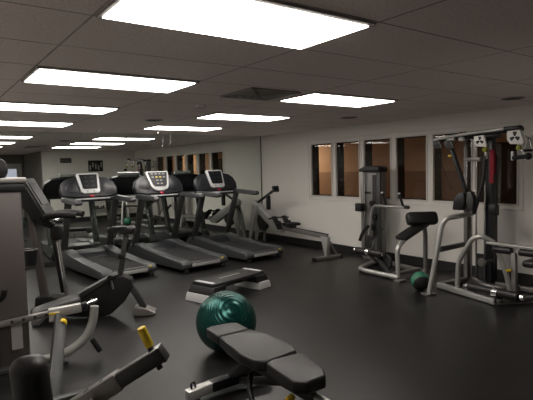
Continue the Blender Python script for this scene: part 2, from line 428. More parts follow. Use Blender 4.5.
# ------------------------------------------------------------------ treadmills
def treadmill(label, loc, rz, kind='screen'):
    T = thing('treadmill', label, 'treadmill', loc, rz, 'treadmills in a row facing the mirror')
    # local frame: x across, y towards the mirror, origin on the floor under the rear edge
    for s in (-1, 1):
        pr = [(0, .05, .05), (0, .0, .09), (0, .0, .15), (0, .06, .195), (0, .7, .215), (0, 1.25, .235), (0, 1.42, .29), (0, 1.62, .335), (0, 1.9, .29), (0, 1.98, .2), (0, 1.95, .08), (0, 1.85, .05)]
        x0 = s*.27 if s > 0 else -.45
        MB().prism([(x0, y, z) for _, y, z in pr], (.18, 0, 0), bev=.024, seg=3).build('side_rail', 'tread_grey', T)
        MB().box((s*.36, .05, .03), (.08, .06, .06), bev=.01).build('foot', 'rubber', T)
    MB().box((0, .78, .175), (.56, 1.45, .024), bev=.01, seg=3).build('running_belt', 'belt', T)
    MB().box((0, .05, .125), (.56, .09, .10), bev=.02, seg=3).build('rear_end_cap', 'tread_grey', T)
    MB().box((0, -.004, .118), (.55, .014, .055), bev=.005).build('rear_bumper_strip', 'silver', T)
    hood = [(-.27, 1.40, .19), (-.27, 1.5, .26), (-.27, 1.68, .30), (-.27, 1.88, .27), (-.27, 1.96, .2), (-.27, 1.94, .06), (-.27, 1.40, .06)]
    MB().prism(hood, (.54, 0, 0), bev=.012).build('motor_hood', 'tread_dark', T)
    MB().box((.335, .012, .16), (.05, .02, .03), bev=.004).build('warning_sticker', 'button_y', T)
    for s in (-1, 1):
        MB().beam((s*.41, 1.74, .26), (s*.41, 1.36, 1.20), .06, .115, up=(1, 0, 0), bev=.014).build('upright', 'gunmetal', T)
    # handrails running back towards the runner
    for s in (-1, 1):
        prf = [(0, .72, 1.16), (0, .76, 1.215), (0, 1.2, 1.235), (0, 1.44, 1.25), (0, 1.44, 1.16), (0, 1.1, 1.15), (0, .78, 1.13)]
        x0 = s*.455-.055
        MB().prism([(x0, y, z) for _, y, z in prf], (.11, 0, 0), bev=.026, seg=3).build('armrest', 'tread_grey', T)
        MB().box((s*.455, .80, 1.222), (.07, .05, .012), bev=.005).build('armrest_badge', 'bezel', T)
    MB().beam((-.42, 1.40, 1.19), (.42, 1.40, 1.19), .09, .07, bev=.018).build('cross_beam', 'tread_dark', T)
    MB().box((0, 1.345, 1.205), (.62, .012, .022), bev=.004).build('grip_strip', 'bezel', T)
    # winged console
    Rt = Rx(-.42); org = V(0, 1.43, 1.285)
    out = [(-.48, -.03), (-.50, .10), (-.46, .22), (-.36, .30), (-.17, .335), (.17, .335), (.36, .30), (.46, .22), (.50, .10), (.48, -.03), (.3, -.04), (-.3, -.04)]
    MB().prism([org+Rt @ V(x, 0, z) for x, z in out], Rt @ V(0, .10, 0), bev=.02, seg=3).build('console_body', 'tread_dark', T)
    for s in (-1, 1):                                    # dished side pockets
        pk = [(s*.20, .03), (s*.22, .27), (s*.33, .23), (s*.40, .15), (s*.41, .06)]
        MB().prism([org+Rt @ V(x, -.006, z) for x, z in pk], Rt @ V(0, .02, 0), bev=.004).build('side_tray', 'tread_dark', T)
    if kind == 'screen':
        bz = [(-.150, .03), (-.115, .0), (.115, .0), (.150, .03), (.182, .355), (.165, .38), (-.165, .38), (-.182, .355)]
    else:
        bz = [(-.175, .09), (-.13, .025), (-.05, -.01), (.05, -.01), (.13, .025), (.175, .09), (.22, .36), (.205, .385), (-.205, .385), (-.22, .36)]
    bezel = MB().prism([org+Rt @ V(x*1.08, -.035, z) for x, z in bz], Rt @ V(0, .06, 0), bev=.012, seg=3).build('display_bezel', 'bezel', T)
    def onface(x0, x1, z0, z1, nm, m, depth=.008):
        c_ = org+Rt @ V((x0+x1)/2, -.036, (z0+z1)/2)
        MB().box(c_, (x1-x0, depth, z1-z0), Rt, bev=.003).build(nm, m, bezel)
    if kind == 'screen':
        sc = [(-.128, .095), (-.11, .08), (.11, .08), (.128, .095), (.157, .35), (-.157, .35)]
        MB().prism([org+Rt @ V(x, -.041, z) for x, z in sc], Rt @ V(0, .01, 0)).build('screen', 'screen', bezel)
        for k in range(3):
            for x in (-.07, .035):
                c_ = org+Rt @ V(x+.018, -.043, .30-.08*k)
                MB().box(c_, (.055, .004, .022), Rt).build('readout', 'tread_dark', bezel)
        for s in (-1, 1): onface(s*.06-.014, s*.06+.014, .03, .055, 'key', 'button')
    else:
        sc = [(-.145, .12), (-.11, .075), (.11, .075), (.145, .12), (.20, .36), (-.20, .36)]
        MB().prism([org+Rt @ V(x, -.041, z) for x, z in sc], Rt @ V(0, .01, 0)).build('screen', 'screen', bezel)
        for r_ in range(4):
            for c in range(4):
                x = -.117+.078*c; z = .325-.065*r_
                if abs(x) < .13-.02*r_+.02:
                    c_ = org+Rt @ V(x, -.043, z)
                    MB().box(c_, (.042, .006, .022), Rt, bev=.002).build('key', 'button_y' if (r_ == 1 and c in (1, 2)) else 'button', bezel)
    c_ = org+Rt @ V(0, -.03, -.05)
    MB().box(c_, (.085, .03, .04), Rt, bev=.012).build('stop_button', 'red', T)
    return T
treadmill('grey treadmill at the left end of the row, behind the exercise bike seat', (2.65, 7.25, 0), .09)
treadmill('middle treadmill of the three with a rounded keypad console', (3.875, 7.10, 0), .09, 'keys')
treadmill('grey treadmill at the right end of the row, beside the rowing machine', (5.11, 7.12, 0), .09)

# ------------------------------------------------------------------ rowing machine
R = thing('rowing_machine', 'silver and black rowing machine along the white wall by the mirror', 'rowing machine', (5.97, 6.40, 0), -.09)
MB().beam((0, .04, .40), (0, 1.62, .43), .055, .085, bev=.012).build('rail', 'silver_dull', R)
MB().beam((0, .02, .445), (0, 1.60, .475), .035, .02, bev=.004).build('rail_track', 'black_plastic', R)
MB().prism([(-.04, .0, .40), (-.04, .20, .40), (-.04, .08, .05), (-.04, .03, .05)], (.08, 0, 0), bev=.008).build('rear_leg', 'silver', R)
MB().beam((.03, .10, .40), (.22, .06, .05), .04, .04, bev=.008).build('leg_brace', 'silver_dull', R)
MB().beam((-.31, .04, .035), (.31, .04, .035), .055, .05, bev=.012).build('rear_foot_bar', 'silver_dull', R)
for s in (-1, 1): MB().box((s*.30, .04, .03), (.05, .07, .06), bev=.01).build('foot_cap', 'rubber', R)
st = MB().box((0, 1.20, .535), (.30, .27, .055), bev=.026, seg=4).build('seat', 'rubber', R)
MB().box((0, 1.20, .485), (.11, .22, .05), bev=.008).build('seat_carriage', 'black_plastic', st)
# foot stretcher
for s in (-1, 1):
    MB().beam((s*.12, 1.42, .42), (s*.12, 1.66, .66), .12, .03, up=(0, 0, 1), bev=.012).build('footrest', 'black_plastic', R)
    MB().beam((s*.12, 1.47, .50), (s*.12, 1.53, .565), .135, .05, bev=.01).build('foot_strap', 'rubber', R)
MB().prism([(-.055, 1.50, .42), (-.055, 2.62, .96), (-.055, 2.72, .90), (-.055, 2.70, .80), (-.055, 1.75, .32), (-.055, 1.5, .34)], (.11, 0, 0), bev=.018, seg=3).build('main_beam', 'silver', R)
MB().cyl((-.05, 2.30, .50), (.05, 2.30, .50), .20, rnd=.03, seg=28).build('flywheel', 'black_plastic', R)
MB().prism([(-.10, 2.40, .84), (-.10, 2.62, .90), (-.10, 2.82, .03), (-.10, 2.74, .03)], (.05, 0, 0), bev=.01).build('front_leg', 'silver', R)
MB().prism([(.05, 2.40, .84), (.05, 2.62, .90), (.05, 2.82, .03), (.05, 2.74, .03)], (.05, 0, 0), bev=.01).build('front_leg', 'silver', R)
MB().beam((.08, 2.30, .70), (.12, 2.48, .04), .08, .03, up=(1, 0, 0), bev=.008).build('front_brace', 'silver_dull', R)
MB().beam((-.24, 2.78, .03), (.24, 2.78, .03), .05, .05, bev=.012).build('front_foot_bar', 'black_plastic', R)
MB().beam((0, 2.52, .90), (0, 1.80, 1.20), .035, .055, bev=.01).build('monitor_arm', 'black_plastic', R)
mo = MB().box((0, 1.76, 1.22), (.15, .05, .13), Rx(-.25), bev=.015, seg=3).build('monitor', 'tread_grey', R)
MB().box((0, 1.73, 1.225), (.11, .008, .08), Rx(-.25)).build('screen', 'screen', mo)
MB().box((0, 2.06, .92), (.07, .09, .30), bev=.012).build('handle_hook', 'black_plastic', R)
MB().tube([(-.24, 1.66, .62), (0, 1.72, .63), (.24, 1.66, .62)], .017).build('pull_handle', 'rubber', R)

# ------------------------------------------------------------------ aerobic step
S = thing('aerobic_step', 'black aerobic step on grey risers on the floor behind the green ball', 'step platform', (3.38, 5.56, 0), .26)
L2, W2 = .50, .19
top = [(-L2, -W2), (-L2+.04, -W2-.01), (L2-.04, -W2-.01), (L2, -W2), (L2, W2), (L2-.04, W2+.01), (-L2+.04, W2+.01), (-L2, W2)]
MB().prism([(x, y, .185) for x, y in top], (0, 0, .05), bev=.014, seg=3).build('deck', 'step_black', S)
MB().box((0, 0, .172), (.66, .30, .04), bev=.01).build('deck_underside', 'step_black', S)
for s in (-1, 1):
    q = [(s*(L2-.005), .20), (s*(L2+.05), .10), (s*(L2-.19), .10), (s*(L2-.22), .20)]
    MB().prism([(x, -W2-.03, z) for x, z in q], (0, 2*W2+.06, 0), bev=.01).build('end_block', 'step_black', S)
    q = [(s*(L2+.052), .102), (s*(L2+.085), .0), (s*(L2-.17), .0), (s*(L2-.16), .102)]
    MB().prism([(x, -W2-.05, z) for x, z in q], (0, 2*W2+.10, 0), bev=.01).build('riser', 'step_grey', S)
    MB().box((s*(L2-.045), 0, .237), (.06, .31, .008), bev=.003).build('end_pad', 'step_grey', S)
g = MB()
for k, wd in enumerate((.03, .022, .03, .026, .03, .02, .03, .026)):
    g.box((-.17+.048*k, .0, .2362), (wd, .035, .003))
g.build('lettering', 'button', S)

# ------------------------------------------------------------------ balls
b = MB(); b.sph((0, 0, 0), .274, seg=64)
B = tag(b.build('stability_ball', 'ball'), 'large shiny dark green ribbed stability ball on the floor behind the bench', 'exercise ball')
B.location = (2.25, 3.785, .274); B.rotation_euler = (.75, -.55, .3)
t = thing('medicine_ball', 'small green and black medicine ball on the floor beside the cable machine', 'medicine ball', (5.36, 4.01, 0))
MB().sph((0, 0, .122), .122).build('shell', 'med_green', t)
m = MB()
n_ = V(-.45, -.62, -.30).normalized()
m.lathe([(.1225*math.sin(a)+.0006, .1232*math.cos(a)) for a in [.02+1.05*k/10 for k in range(11)]], (0, 0, .122), n_).build('black_panel', 'rubber', t)

# ------------------------------------------------------------------ weight bench in front
def pad(name, outline, z0, h, parent, m='vinyl', bev=.017):
    return MB().prism([(x, y, z0) for x, y in outline], (0, 0, h), bev=bev, seg=4).build(name, m, parent, world=True)
W = thing('weight_bench', 'black padded flat bench with silver frame in front of the green ball', 'weight bench', (1.84, 2.6, 0))
pad('head_pad', [(1.735, 3.22), (1.78, 3.245), (1.95, 3.225), (1.995, 3.19), (1.985, 3.005), (1.715, 3.005)], .395, .07, W)
pad('back_pad', [(1.715, 2.995), (1.985, 2.995), (2.005, 2.85), (2.03, 2.68), (2.02, 2.52), (1.975, 2.44), (1.72, 2.415), (1.665, 2.48), (1.655, 2.64), (1.69, 2.85)], .39, .075, W)
pad('seat_pad', [(1.70, 2.40), (1.76, 2.425), (1.94, 2.41), (1.985, 2.375), (1.915, 2.11), (1.86, 2.035), (1.72, 2.03), (1.665, 2.09)], .385, .08, W)
MB().beam((1.86, 3.10, .31), (1.83, 2.10, .31), .06, .06, bev=.012).build('spine', 'steel_dark', W, world=True)
MB().beam((1.86, 3.0, .36), (1.84, 2.46, .36), .045, .05, bev=.008).build('pad_bracket', 'black_plastic', W, world=True)
fb = MB().beam((1.50, 3.10, .055), (1.72, 3.10, .072), .075, .075, bev=.012).build('front_foot', 'silver', W, world=True)
MB().box((1.495, 3.10, .055), (.012, .055, .055), bev=.003).build('tube_mouth', 'dark_reveal', fb)
MB().beam((1.68, 3.10, .07), (2.20, 3.06, .10), .085, .085, bev=.025).build('foot_sleeve', 'black_plastic', W, world=True)
MB().tube([(1.54, 3.10, .095), (1.535, 3.10, .135), (1.565, 3.10, .14), (1.57, 3.10, .10)], .008, fil=.015).build('pull_pin', 'black_plastic', W, world=True)
MB().beam((1.87, 3.09, .09), (1.85, 2.78, .30), .06, .07, bev=.012).build('front_post', 'black_plastic', W, world=True)
MB().beam((1.86, 2.95, .12), (1.84, 2.42, .30), .04, .05, bev=.008).build('adjuster_strut', 'steel_dark', W, world=True)
MB().tube([(1.76, 2.66, .29), (1.70, 2.60, .22), (1.68, 2.50, .13)], .018).build('adjuster_handle', 'black_plastic', W, world=True)
MB().cyl((1.765, 2.22, .30), (1.715, 2.22, .285), .021, rnd=.005).build('adjuster_knob', 'yellow', W, world=True)
MB().tube([(1.84, 2.42, .31), (1.845, 2.1, .31), (1.87, 1.86, .27), (1.88, 1.70, .06)], .033, seg=12, fil=.12).build('rear_leg', 'silver', W, world=True)
MB().beam((1.60, 1.70, .045), (2.16, 1.70, .045), .07, .07, bev=.014).build('rear_foot', 'silver', W, world=True)
for x in (1.62, 2.14): MB().box((x, 1.70, .01), (.06, .08, .02), bev=.004).build('foot_cap', 'rubber', W, world=True)
for x in (1.56, 2.14): MB().box((x, 3.10, .012), (.05, .09, .024), bev=.004).build('foot_cap', 'rubber', W, world=True)

# ------------------------------------------------------------------ upright exercise bike
hx = Vector((-.88, .475, 0)).normalized()
BK = thing('exercise_bike', 'upright exercise bike with black shroud and silver rear foot, left of the treadmills', 'exercise bike', (1.95, 5.5, 0), math.atan2(hx.y, hx.x))
# local: x forward (towards the handlebars), y to the bike's left
MB().cyl((.15, .10, .47), (.15, .15, .47), .035, rnd=.008, seg=10).build('seat_knob', 'black_plastic', BK)
MB().beam((.15, .09, .44), (.13, .10, .33), .02, .03, up=(0, 1, 0), bev=.004).build('seat_lever', 'silver_dull', BK)
body = [(.02, .47), (.09, .48), (.20, .42), (.56, .22), (.80, .28), (.98, .28), (1.0, .12), (.85, .05), (.48, .03), (.24, .02), (.17, .04), (.02, .17), (-.09, .34), (-.07, .43)]
MB().prism([(x, -.085, z) for x, z in body], (0, .17, 0), bev=.02, seg=3).build('shroud', 'rubber', BK)
arm = [(.06, .50), (.10, .465), (.56, .20), (.60, .235), (.47, .32), (.16, .485)]
MB().prism([(x, -.105, z) for x, z in arm], (0, .21, 0), bev=.014).build('shroud_trim', 'gunmetal', BK)
MB().beam((.07, 0, .44), (-.02, 0, .93), .055, .085, up=(0, 1, 0), bev=.014).build('seat_post', 'gunmetal', BK)
MB().beam((.045, 0, .66), (.035, 0, .72), .07, .10, up=(0, 1, 0), bev=.01).build('post_collar', 'black_plastic', BK)
so = [(.17, -.03), (.19, 0), (.17, .03), (.05, .055), (-.05, .10), (-.12, .10), (-.14, 0), (-.12, -.10), (-.05, -.10), (.05, -.055)]
MB().prism([(x, y, .945) for x, y in so], (0, 0, .085), bev=.03, seg=4).build('saddle', 'vinyl', BK)
MB().beam((-.03, .03, .40), (-.20, .03, .08), .07, .085, up=(0, 1, 0), bev=.014).build('rear_strut', 'gunmetal', BK)
ft = [(-.08, .03), (-.08, .09), (-.13, .115), (-.24, .075), (-.33, .035), (-.33, .0), (-.08, .0)]
MB().prism([(x, -.08, z) for x, z in ft], (0, .19, 0), bev=.014, seg=3).build('rear_foot', 'silver_dull', BK)
MB().beam((.94, -.24, .04), (.94, .24, .04), .09, .07, bev=.014).build('front_foot', 'silver_dull', BK)
MB().beam((.90, 0, .26), (1.0, 0, 1.25), .075, .11, up=(0, 1, 0), bev=.02).build('mast', 'shroud', BK)
MB().beam((.70, -.02, .30), (.78, -.02, 1.02), .05, .07, up=(0, 1, 0), bev=.014).build('front_post', 'black_plastic', BK)
MB().tube([(.63, .10, .26), (.70, .10, .90)], .021).build('support_rod', 'chrome', BK)
MB().box((.74, -.03, .99), (.13, .14, .17), bev=.03, seg=3).build('handlebar_clamp', 'black_plastic', BK)
hb = MB().tube([(.80, -.06, 1.13), (.80, -.20, 1.19), (.62, -.22, 1.20), (.48, -.17, 1.175)], .036, seg=12, fil=.08).build('handlebar', 'rubber', BK)
MB().tube([(.80, .06, 1.13), (.80, .20, 1.19), (.62, .22, 1.21), (.48, .17, 1.185)], .036, seg=12, fil=.08).build('handlebar', 'rubber', BK)
MB().beam((.76, 0, 1.06), (.92, 0, 1.13), .12, .07, bev=.02).build('handlebar_stem', 'black_plastic', BK)
MB().tube([(.66, .13, 1.15), (.76, .14, 1.13), (.78, .03, 1.12), (.66, .03, 1.14), (.66, .13, 1.15)], .012, fil=.04).build('bottle_ring', 'chrome', BK)
con = [(.80, 1.20), (.87, 1.12), (.96, 1.18), (1.10, 1.36), (1.13, 1.55), (1.05, 1.60), (1.01, 1.59)]
cb = MB().prism([(x, -.16, z) for x, z in con], (0, .32, 0), bev=.022, seg=3).build('console', 'black_plastic', BK)
MB().prism([(.80, -.163, 1.205), (1.01, -.163, 1.60), (1.0, -.163, 1.605), (.79, -.163, 1.212)], (0, .326, 0), bev=.003).build('console_rim', 'gunmetal', cb)
MB().prism([(.84, -.12, 1.31), (.975, -.12, 1.555), (.968, -.12, 1.56), (.832, -.12, 1.315)], (0, .24, 0)).build('screen', 'screen', cb)
cu = MB().lathe([(.0001, 0), (.058, 0), (.078, .17), (.070, .17), (.052, .012), (.0001, .01)], (.98, .15, .66), (0, 0, 1)).build('bottle_holder', 'black_plastic', BK)
MB().tube([(.98+.077*math.cos(a), +.15+.077*math.sin(a), .832) for a in [2*PI*k/20 for k in range(21)]], .006, seg=8, fil=.005).build('holder_rim', 'silver_dull', cu)
for s in (-1, 1):
    ck = MB().beam((.36, s*.13, .24), (.36+s*.10, s*.13, .24-s*.10), .02, .035, up=(0, 1, 0), bev=.005).build('crank', 'silver_dull', BK)
    MB().box((.36+s*.10, s*.19, .24-s*.10), (.10, .09, .025), bev=.008).build('pedal', 'rubber', ck)

# ------------------------------------------------------------------ left weight machine with tall shrouded stack
LM = thing('leg_machine', 'weight machine with tall taupe stack tower cut off by the left edge', 'weight machine', (.72, 4.6, 0))
lm = dict(parent=LM, world=True)
MB().box((.485, 4.80, .76), (.54, .42, 1.50), bev=.015).build('stack_shroud', 'shroud', **lm)
MB().box((.755, 4.80, .76), (.02, .34, 1.48), bev=.006).build('shroud_edge', 'tread_dark', **lm)
MB().box((.50, 4.80, 1.545), (.58, .45, .07), bev=.012).build('shroud_cap', 'black_plastic', **lm)
MB().box((.50, 4.79, 1.603), (.60, .46, .045), bev=.012).build('cap_lid', 'silver_dull', **lm)
for x in (.30, .52): MB().beam((x, 4.585, .06), (x, 4.585, 1.48), .022, .016, bev=.004).build('shroud_rib', 'gunmetal', **lm)
MB().box((.44, 4.80, .02), (.70, .60, .04), bev=.01).build('base_plate', 'gunmetal', **lm)
MB().box((.66, 4.578, .28), (.085, .012, .22), bev=.002).build('instruction_label', 'sticker', **lm)
MB().cyl((.36, 4.78, 1.70), (.69, 4.84, 1.70), .098, rnd=.07, seg=24).build('roller_pad', 'rubber', **lm)
MB().beam((.58, 4.81, 1.58), (.58, 4.81, 1.64), .05, .05).build('roller_bracket', 'gunmetal', **lm)
MB().beam((.50, 4.575, .405), (1.16, 4.44, .475), .05, .05, bev=.008).build('adjust_bar', 'silver_dull', **lm)
for k in range(4): MB().cyl((.62+.085*k, 4.536-.0175*k, .425+.0075*k), (.62+.085*k, 4.518-.0175*k, .425+.0075*k), .013).build('bar_hole', 'dark_reveal', **lm)
MB().beam((.90, 4.49, .45), (1.16, 4.44, .472), .078, .078, bev=.01).build('slide_sleeve', 'silver', **lm)
MB().box((.935, 4.44, .425), (.085, .012, .08), Rz(-.2), bev=.002).build('warning_label', 'sticker', **lm)
MB().box((.935, 4.436, .455), (.085, .012, .018), Rz(-.2), bev=.002).build('label_band', 'yellow', **lm)
kn = MB().cyl((.985, 4.385, .385), (.975, 4.335, .38), .036, rnd=.01).build('knob', 'yellow', **lm)
MB().cyl((.9755, 4.338, .38), (.974, 4.329, .379), .016).build('knob_center', 'black_plastic', parent=kn, world=True)
MB().beam((1.16, 4.44, .472), (1.21, 4.43, .48), .062, .062, bev=.008).build('sleeve_plug', 'black_plastic', **lm)
MB().beam((1.15, 4.44, .475), (1.30, 4.42, .515), .055, .03, bev=.01).build('end_plate', 'chrome', **lm)
MB().tube([(1.27, 4.425, .46), (1.255, 4.428, .33), (1.20, 4.44, .20), (1.09, 4.46, .105), (.94, 4.49, .055), (.74, 4.53, .045)], .038, seg=12, fil=.09).build('curved_leg', 'silver', **lm)
MB().cyl((1.235, 4.42, .17), (1.295, 4.40, .05), .024, rnd=.006).build('peg_roller', 'rubber', **lm)
MB().box((.98, 4.46, .010), (.09, .09, .02), bev=.004).build('floor_foot', 'steel_dark', **lm)
MB().beam((.985, 4.43, .43), (.735, 3.68, .04), .10, .04, up=(0, 1, 0), bev=.008).build('diagonal_post', 'gunmetal', **lm)
MB().beam((.50, 3.66, .03), (.96, 3.66, .03), .07, .06, bev=.01).build('front_foot', 'gunmetal', **lm)
MB().box((.99, 4.62, .47), (.42, .26, .065), Rz(-.2) @ Ry(-.24), bev=.03, seg=4).build('seat_pad', 'vinyl', **lm)
MB().beam((.99, 4.60, .43), (.99, 4.62, .46), .08, .08).build('seat_bracket', 'steel_dark', **lm)
MB().tube([(.52, 4.56, .60), (.56, 4.46, .66), (.57, 4.45, .72)], .022).build('side_handle', 'rubber', **lm)

# ------------------------------------------------------------------ near lever machine
NM = thing('lever_machine', 'machine lever arm with yellow grip at the bottom left, beside a black pad', 'weight machine', (.35, 2.0, 0))
nm = dict(parent=NM, world=True)
a0, a1, a2 = V(.28, 1.90, .70), V(.564, 1.685, .922), V(.680, 1.59, 1.014)
dd = (a1-a0).normalized()
MB().beam(a0, a1, .064, .064, bev=.005).build('outer_tube', 'silver_dull', **nm)
MB().beam(a1-dd*.03, a2, .054, .054, bev=.005).build('inner_tube', 'steel_dark', **nm)
zz = V(1, 0, 0).cross(dd); side = dd.cross(V(0, 0, 1)).normalized(); tn = side.cross(dd).normalized()
for k in (.29, .355):
    p = a0+dd*k+tn*.032
    MB().cyl(p-tn*.004, p+tn*.0015, .011 if k < .3 else .006).build('tube_hole', 'dark_reveal', **nm)
MB().beam(a1+tn*.0273, a2-dd*.03+tn*.0273, .034, .002, up=tuple(tn), bev=0).build('scale_strip', 'silver_dull', **nm)
MB().box(a2+dd*.004, (.057, .012, .057), Matrix((side, dd, tn)).transposed(), bev=.004).build('end_cap', 'black_plastic', **nm)
MB().beam(a2-dd*.03+tn*.027, a2+dd*.008+tn*.027, .054, .004, up=tuple(tn), bev=.001).build('end_plate', 'bezel', **nm)
p = a2-dd*.028+tn*.024
MB().cyl(p, p+V(-.004, .003, .022), .011).build('grip_stub', 'black_plastic', **nm)
q = p+V(-.004, .003, .020)
MB().cyl(q, q+V(-.026, .010, .070), .0155, rnd=.004).build('yellow_grip', 'yellow', **nm)
p = a2-dd*.035-tn*.026
MB().cyl(p, p-tn*.018, .011, rnd=.003).build('lock_pin', 'black_plastic', **nm)
p = a0+dd*.31+side*.032
MB().cyl(p-side*.005, p+side*.03-tn*.012, .014).build('spring_collar', 'chrome', **nm)
MB().cyl(p+side*.025-tn*.010, p+side*.065-tn*.022, .024, rnd=.006).build('pull_knob', 'black_plastic', **nm)
MB().beam((.28, 1.92, .03), (.285, 1.90, .74), .08, .08, up=(1, 0, 0), bev=.01).build('post', 'gunmetal', **nm)
MB().beam((.02, 2.28, .03), (.46, 1.62, .03), .08, .06, bev=.01).build('base_beam', 'gunmetal', **nm)
MB().beam((.10, 2.30, .03), (.62, 2.26, .03), .08, .06, bev=.01).build('base_beam', 'gunmetal', **nm)
MB().box((.372, 2.24, .69), (.15, .12, .42), Rz(-.25) @ Rx(.18) @ Ry(-.06), bev=.058, seg=5).build('back_pad', 'vinyl', **nm)
MB().beam((.36, 2.28, .04), (.36, 2.28, .66), .06, .06, bev=.008).build('pad_post', 'gunmetal', **nm)

# ------------------------------------------------------------------ middle weight machine by the wall
PM = thing('preacher_machine', 'grey weight stack machine with sloped black pad in front of the windows', 'weight machine', (6.0, 5.2, 0))
pm = dict(parent=PM, world=True)
MB().box((6.34, 5.67, .80), (.16, .40, 1.50), bev=.012).build('stack_shroud', 'tower', **pm)
MB().box((6.25, 5.84, .82), (.03, .06, 1.44), bev=.006).build('left_column', 'silver_dull', **pm)
MB().box((6.27, 5.50, .82), (.04, .08, 1.44), bev=.008).build('right_column', 'gunmetal', **pm)
MB().box((6.258, 5.585, .97), (.012, .08, 1.05), bev=.004).build('stack_slot', 'dark_reveal', **pm)
cp = [(6.20, 5.44, 1.60), (6.20, 5.47, 1.63), (6.20, 5.60, 1.65), (6.20, 5.76, 1.64), (6.20, 5.88, 1.60), (6.20, 5.88, 1.55), (6.20, 5.44, 1.55)]
MB().prism(cp, (.23, 0, 0), bev=.012).build('tower_cap', 'black_plastic', **pm)
MB().tube([(6.235, 5.785, 1.56), (6.235, 5.785, .10)], .012).build('guide_rod', 'chrome', **pm)
MB().tube([(6.27, 5.55, 1.50), (6.27, 5.55, .45)], .006).build('cable', 'black_plastic', **pm)
MB().box((6.252, 5.72, 1.20), (.012, .12, .035), bev=.002).build('logo_plate', 'black_plastic', **pm)
MB().box((6.17, 5.83, .95), (.11, .14, .14), bev=.012).build('counter_box', 'black_plastic', **pm)
wst = MB()
for k in range(9): wst.box((6.255, 5.68, .16+.036*k), (.03, .16, .032), bev=.003)
wst.build('weight_plates', 'steel_dark', **pm)
for z, y in ((1.02, 5.62), (.80, 5.57), (.62, 5.62)):
    MB().cyl((6.26, y, z), (6.22, y, z), .05, rnd=.006).build('pulley', 'black_plastic', **pm)
MB().tube([(6.16, 5.62, .50), (6.15, 5.56, .86), (6.10, 5.46, 1.0), (5.98, 5.22, 1.015), (5.86, 4.60, 1.025)], .021, seg=12, fil=.07).build('press_bar', 'silver', **pm)
MB().cyl((5.875, 4.66, 1.03), (5.86, 4.58, 1.03), .028, rnd=.006).build('bar_cap', 'black_plastic', **pm)
for y, x in ((5.08, 5.95), (4.69, 5.875)):
    gr = MB().cyl((x, y, 1.04), (x-.01, y+.06, 1.22), .019, rnd=.005).build('hand_grip', 'rubber', **pm)
    MB().cyl((x-.01, y+.06, 1.215), (x-.0115, y+.066, 1.24), .021, rnd=.005).build('grip_cap', 'bezel', parent=gr, world=True)
# low rollers
ro = MB().cyl((5.75, 5.52, .30), (5.75, 4.98, .30), .058, rnd=.01).build('foot_roller', 'vinyl', **pm)
MB().cyl((5.75, 5.29, .30), (5.75, 5.23, .30), .064).build('roller_collar', 'chrome', parent=ro, world=True)
for a, b_ in ((5.55, 5.515), (4.985, 4.95)): MB().cyl((5.75, a, .30), (5.75, b_, .30), .04).build('roller_end', 'chrome', parent=ro, world=True)
MB().tube([(5.77, 5.28, .30), (5.95, 5.32, .14), (6.10, 5.36, .10)], .024).build('roller_arm', 'silver_dull', **pm)
MB().tube([(6.10, 5.58, .66), (5.98, 5.60, .56), (5.93, 5.62, .42)], .028).build('curved_lever', 'rubber', **pm)
MB().tube([(5.86, 5.28, .36), (5.92, 5.28, .50), (6.18, 5.35, .62)], .016).build('linkage', 'steel_dark', **pm)
MB().cyl((5.84, 4.99, .17), (5.80, 4.99, .17), .13, rnd=.01, seg=28).build('cam_wheel', 'steel_dark', **pm)
MB().beam((5.78, 5.10, .22), (5.60, 4.72, .07), .05, .04, bev=.008).build('lever_arm', 'gunmetal', **pm)
# base
MB().tube([(6.34, 5.60, .05), (5.86, 5.44, .05), (5.62, 5.34, .05), (5.57, 5.16, .05), (5.56, 4.52, .05)], .036, seg=10, fil=.07).build('base_tube', 'silver', **pm)
MB().beam((6.36, 5.40, .04), (6.17, 4.52, .04), .07, .06, bev=.01).build('base_rail', 'silver_dull', **pm)
MB().beam((5.56, 4.64, .07), (6.17, 4.64, .07), .06, .05, bev=.01).build('base_rail', 'silver_dull', **pm)
MB().box((5.56, 4.50, .012), (.16, .10, .024), bev=.004).build('foot_plate', 'silver_dull', **pm)
MB().tube([(5.57, 4.54, .05), (5.55, 4.54, .47), (5.68, 4.54, .56), (6.06, 4.53, .72)], .034, seg=12, fil=.10).build('front_post', 'silver', **pm)
MB().tube([(6.17, 4.52, .04), (6.17, 4.52, .66), (6.08, 4.52, .82)], .034, seg=12, fil=.10).build('rear_post', 'silver_dull', **pm)
MB().beam((5.62, 4.54, .60), (6.12, 4.50, .79), .22, .07, up=(0, 0, 1), bev=.03).build('sloped_pad', 'vinyl', **pm)
MB().beam((5.85, 4.62, .86), (6.24, 4.36, .86), .16, .20, up=(.3, .4, 1), bev=.06).build('bolster_pad', 'vinyl', **pm)

# ------------------------------------------------------------------ cable station on the right
CM = thing('cable_machine', 'tall multi station cable machine with white pulley plates at the right edge', 'cable machine', (5.8, 3.5, 0))
c = dict(parent=CM, world=True)
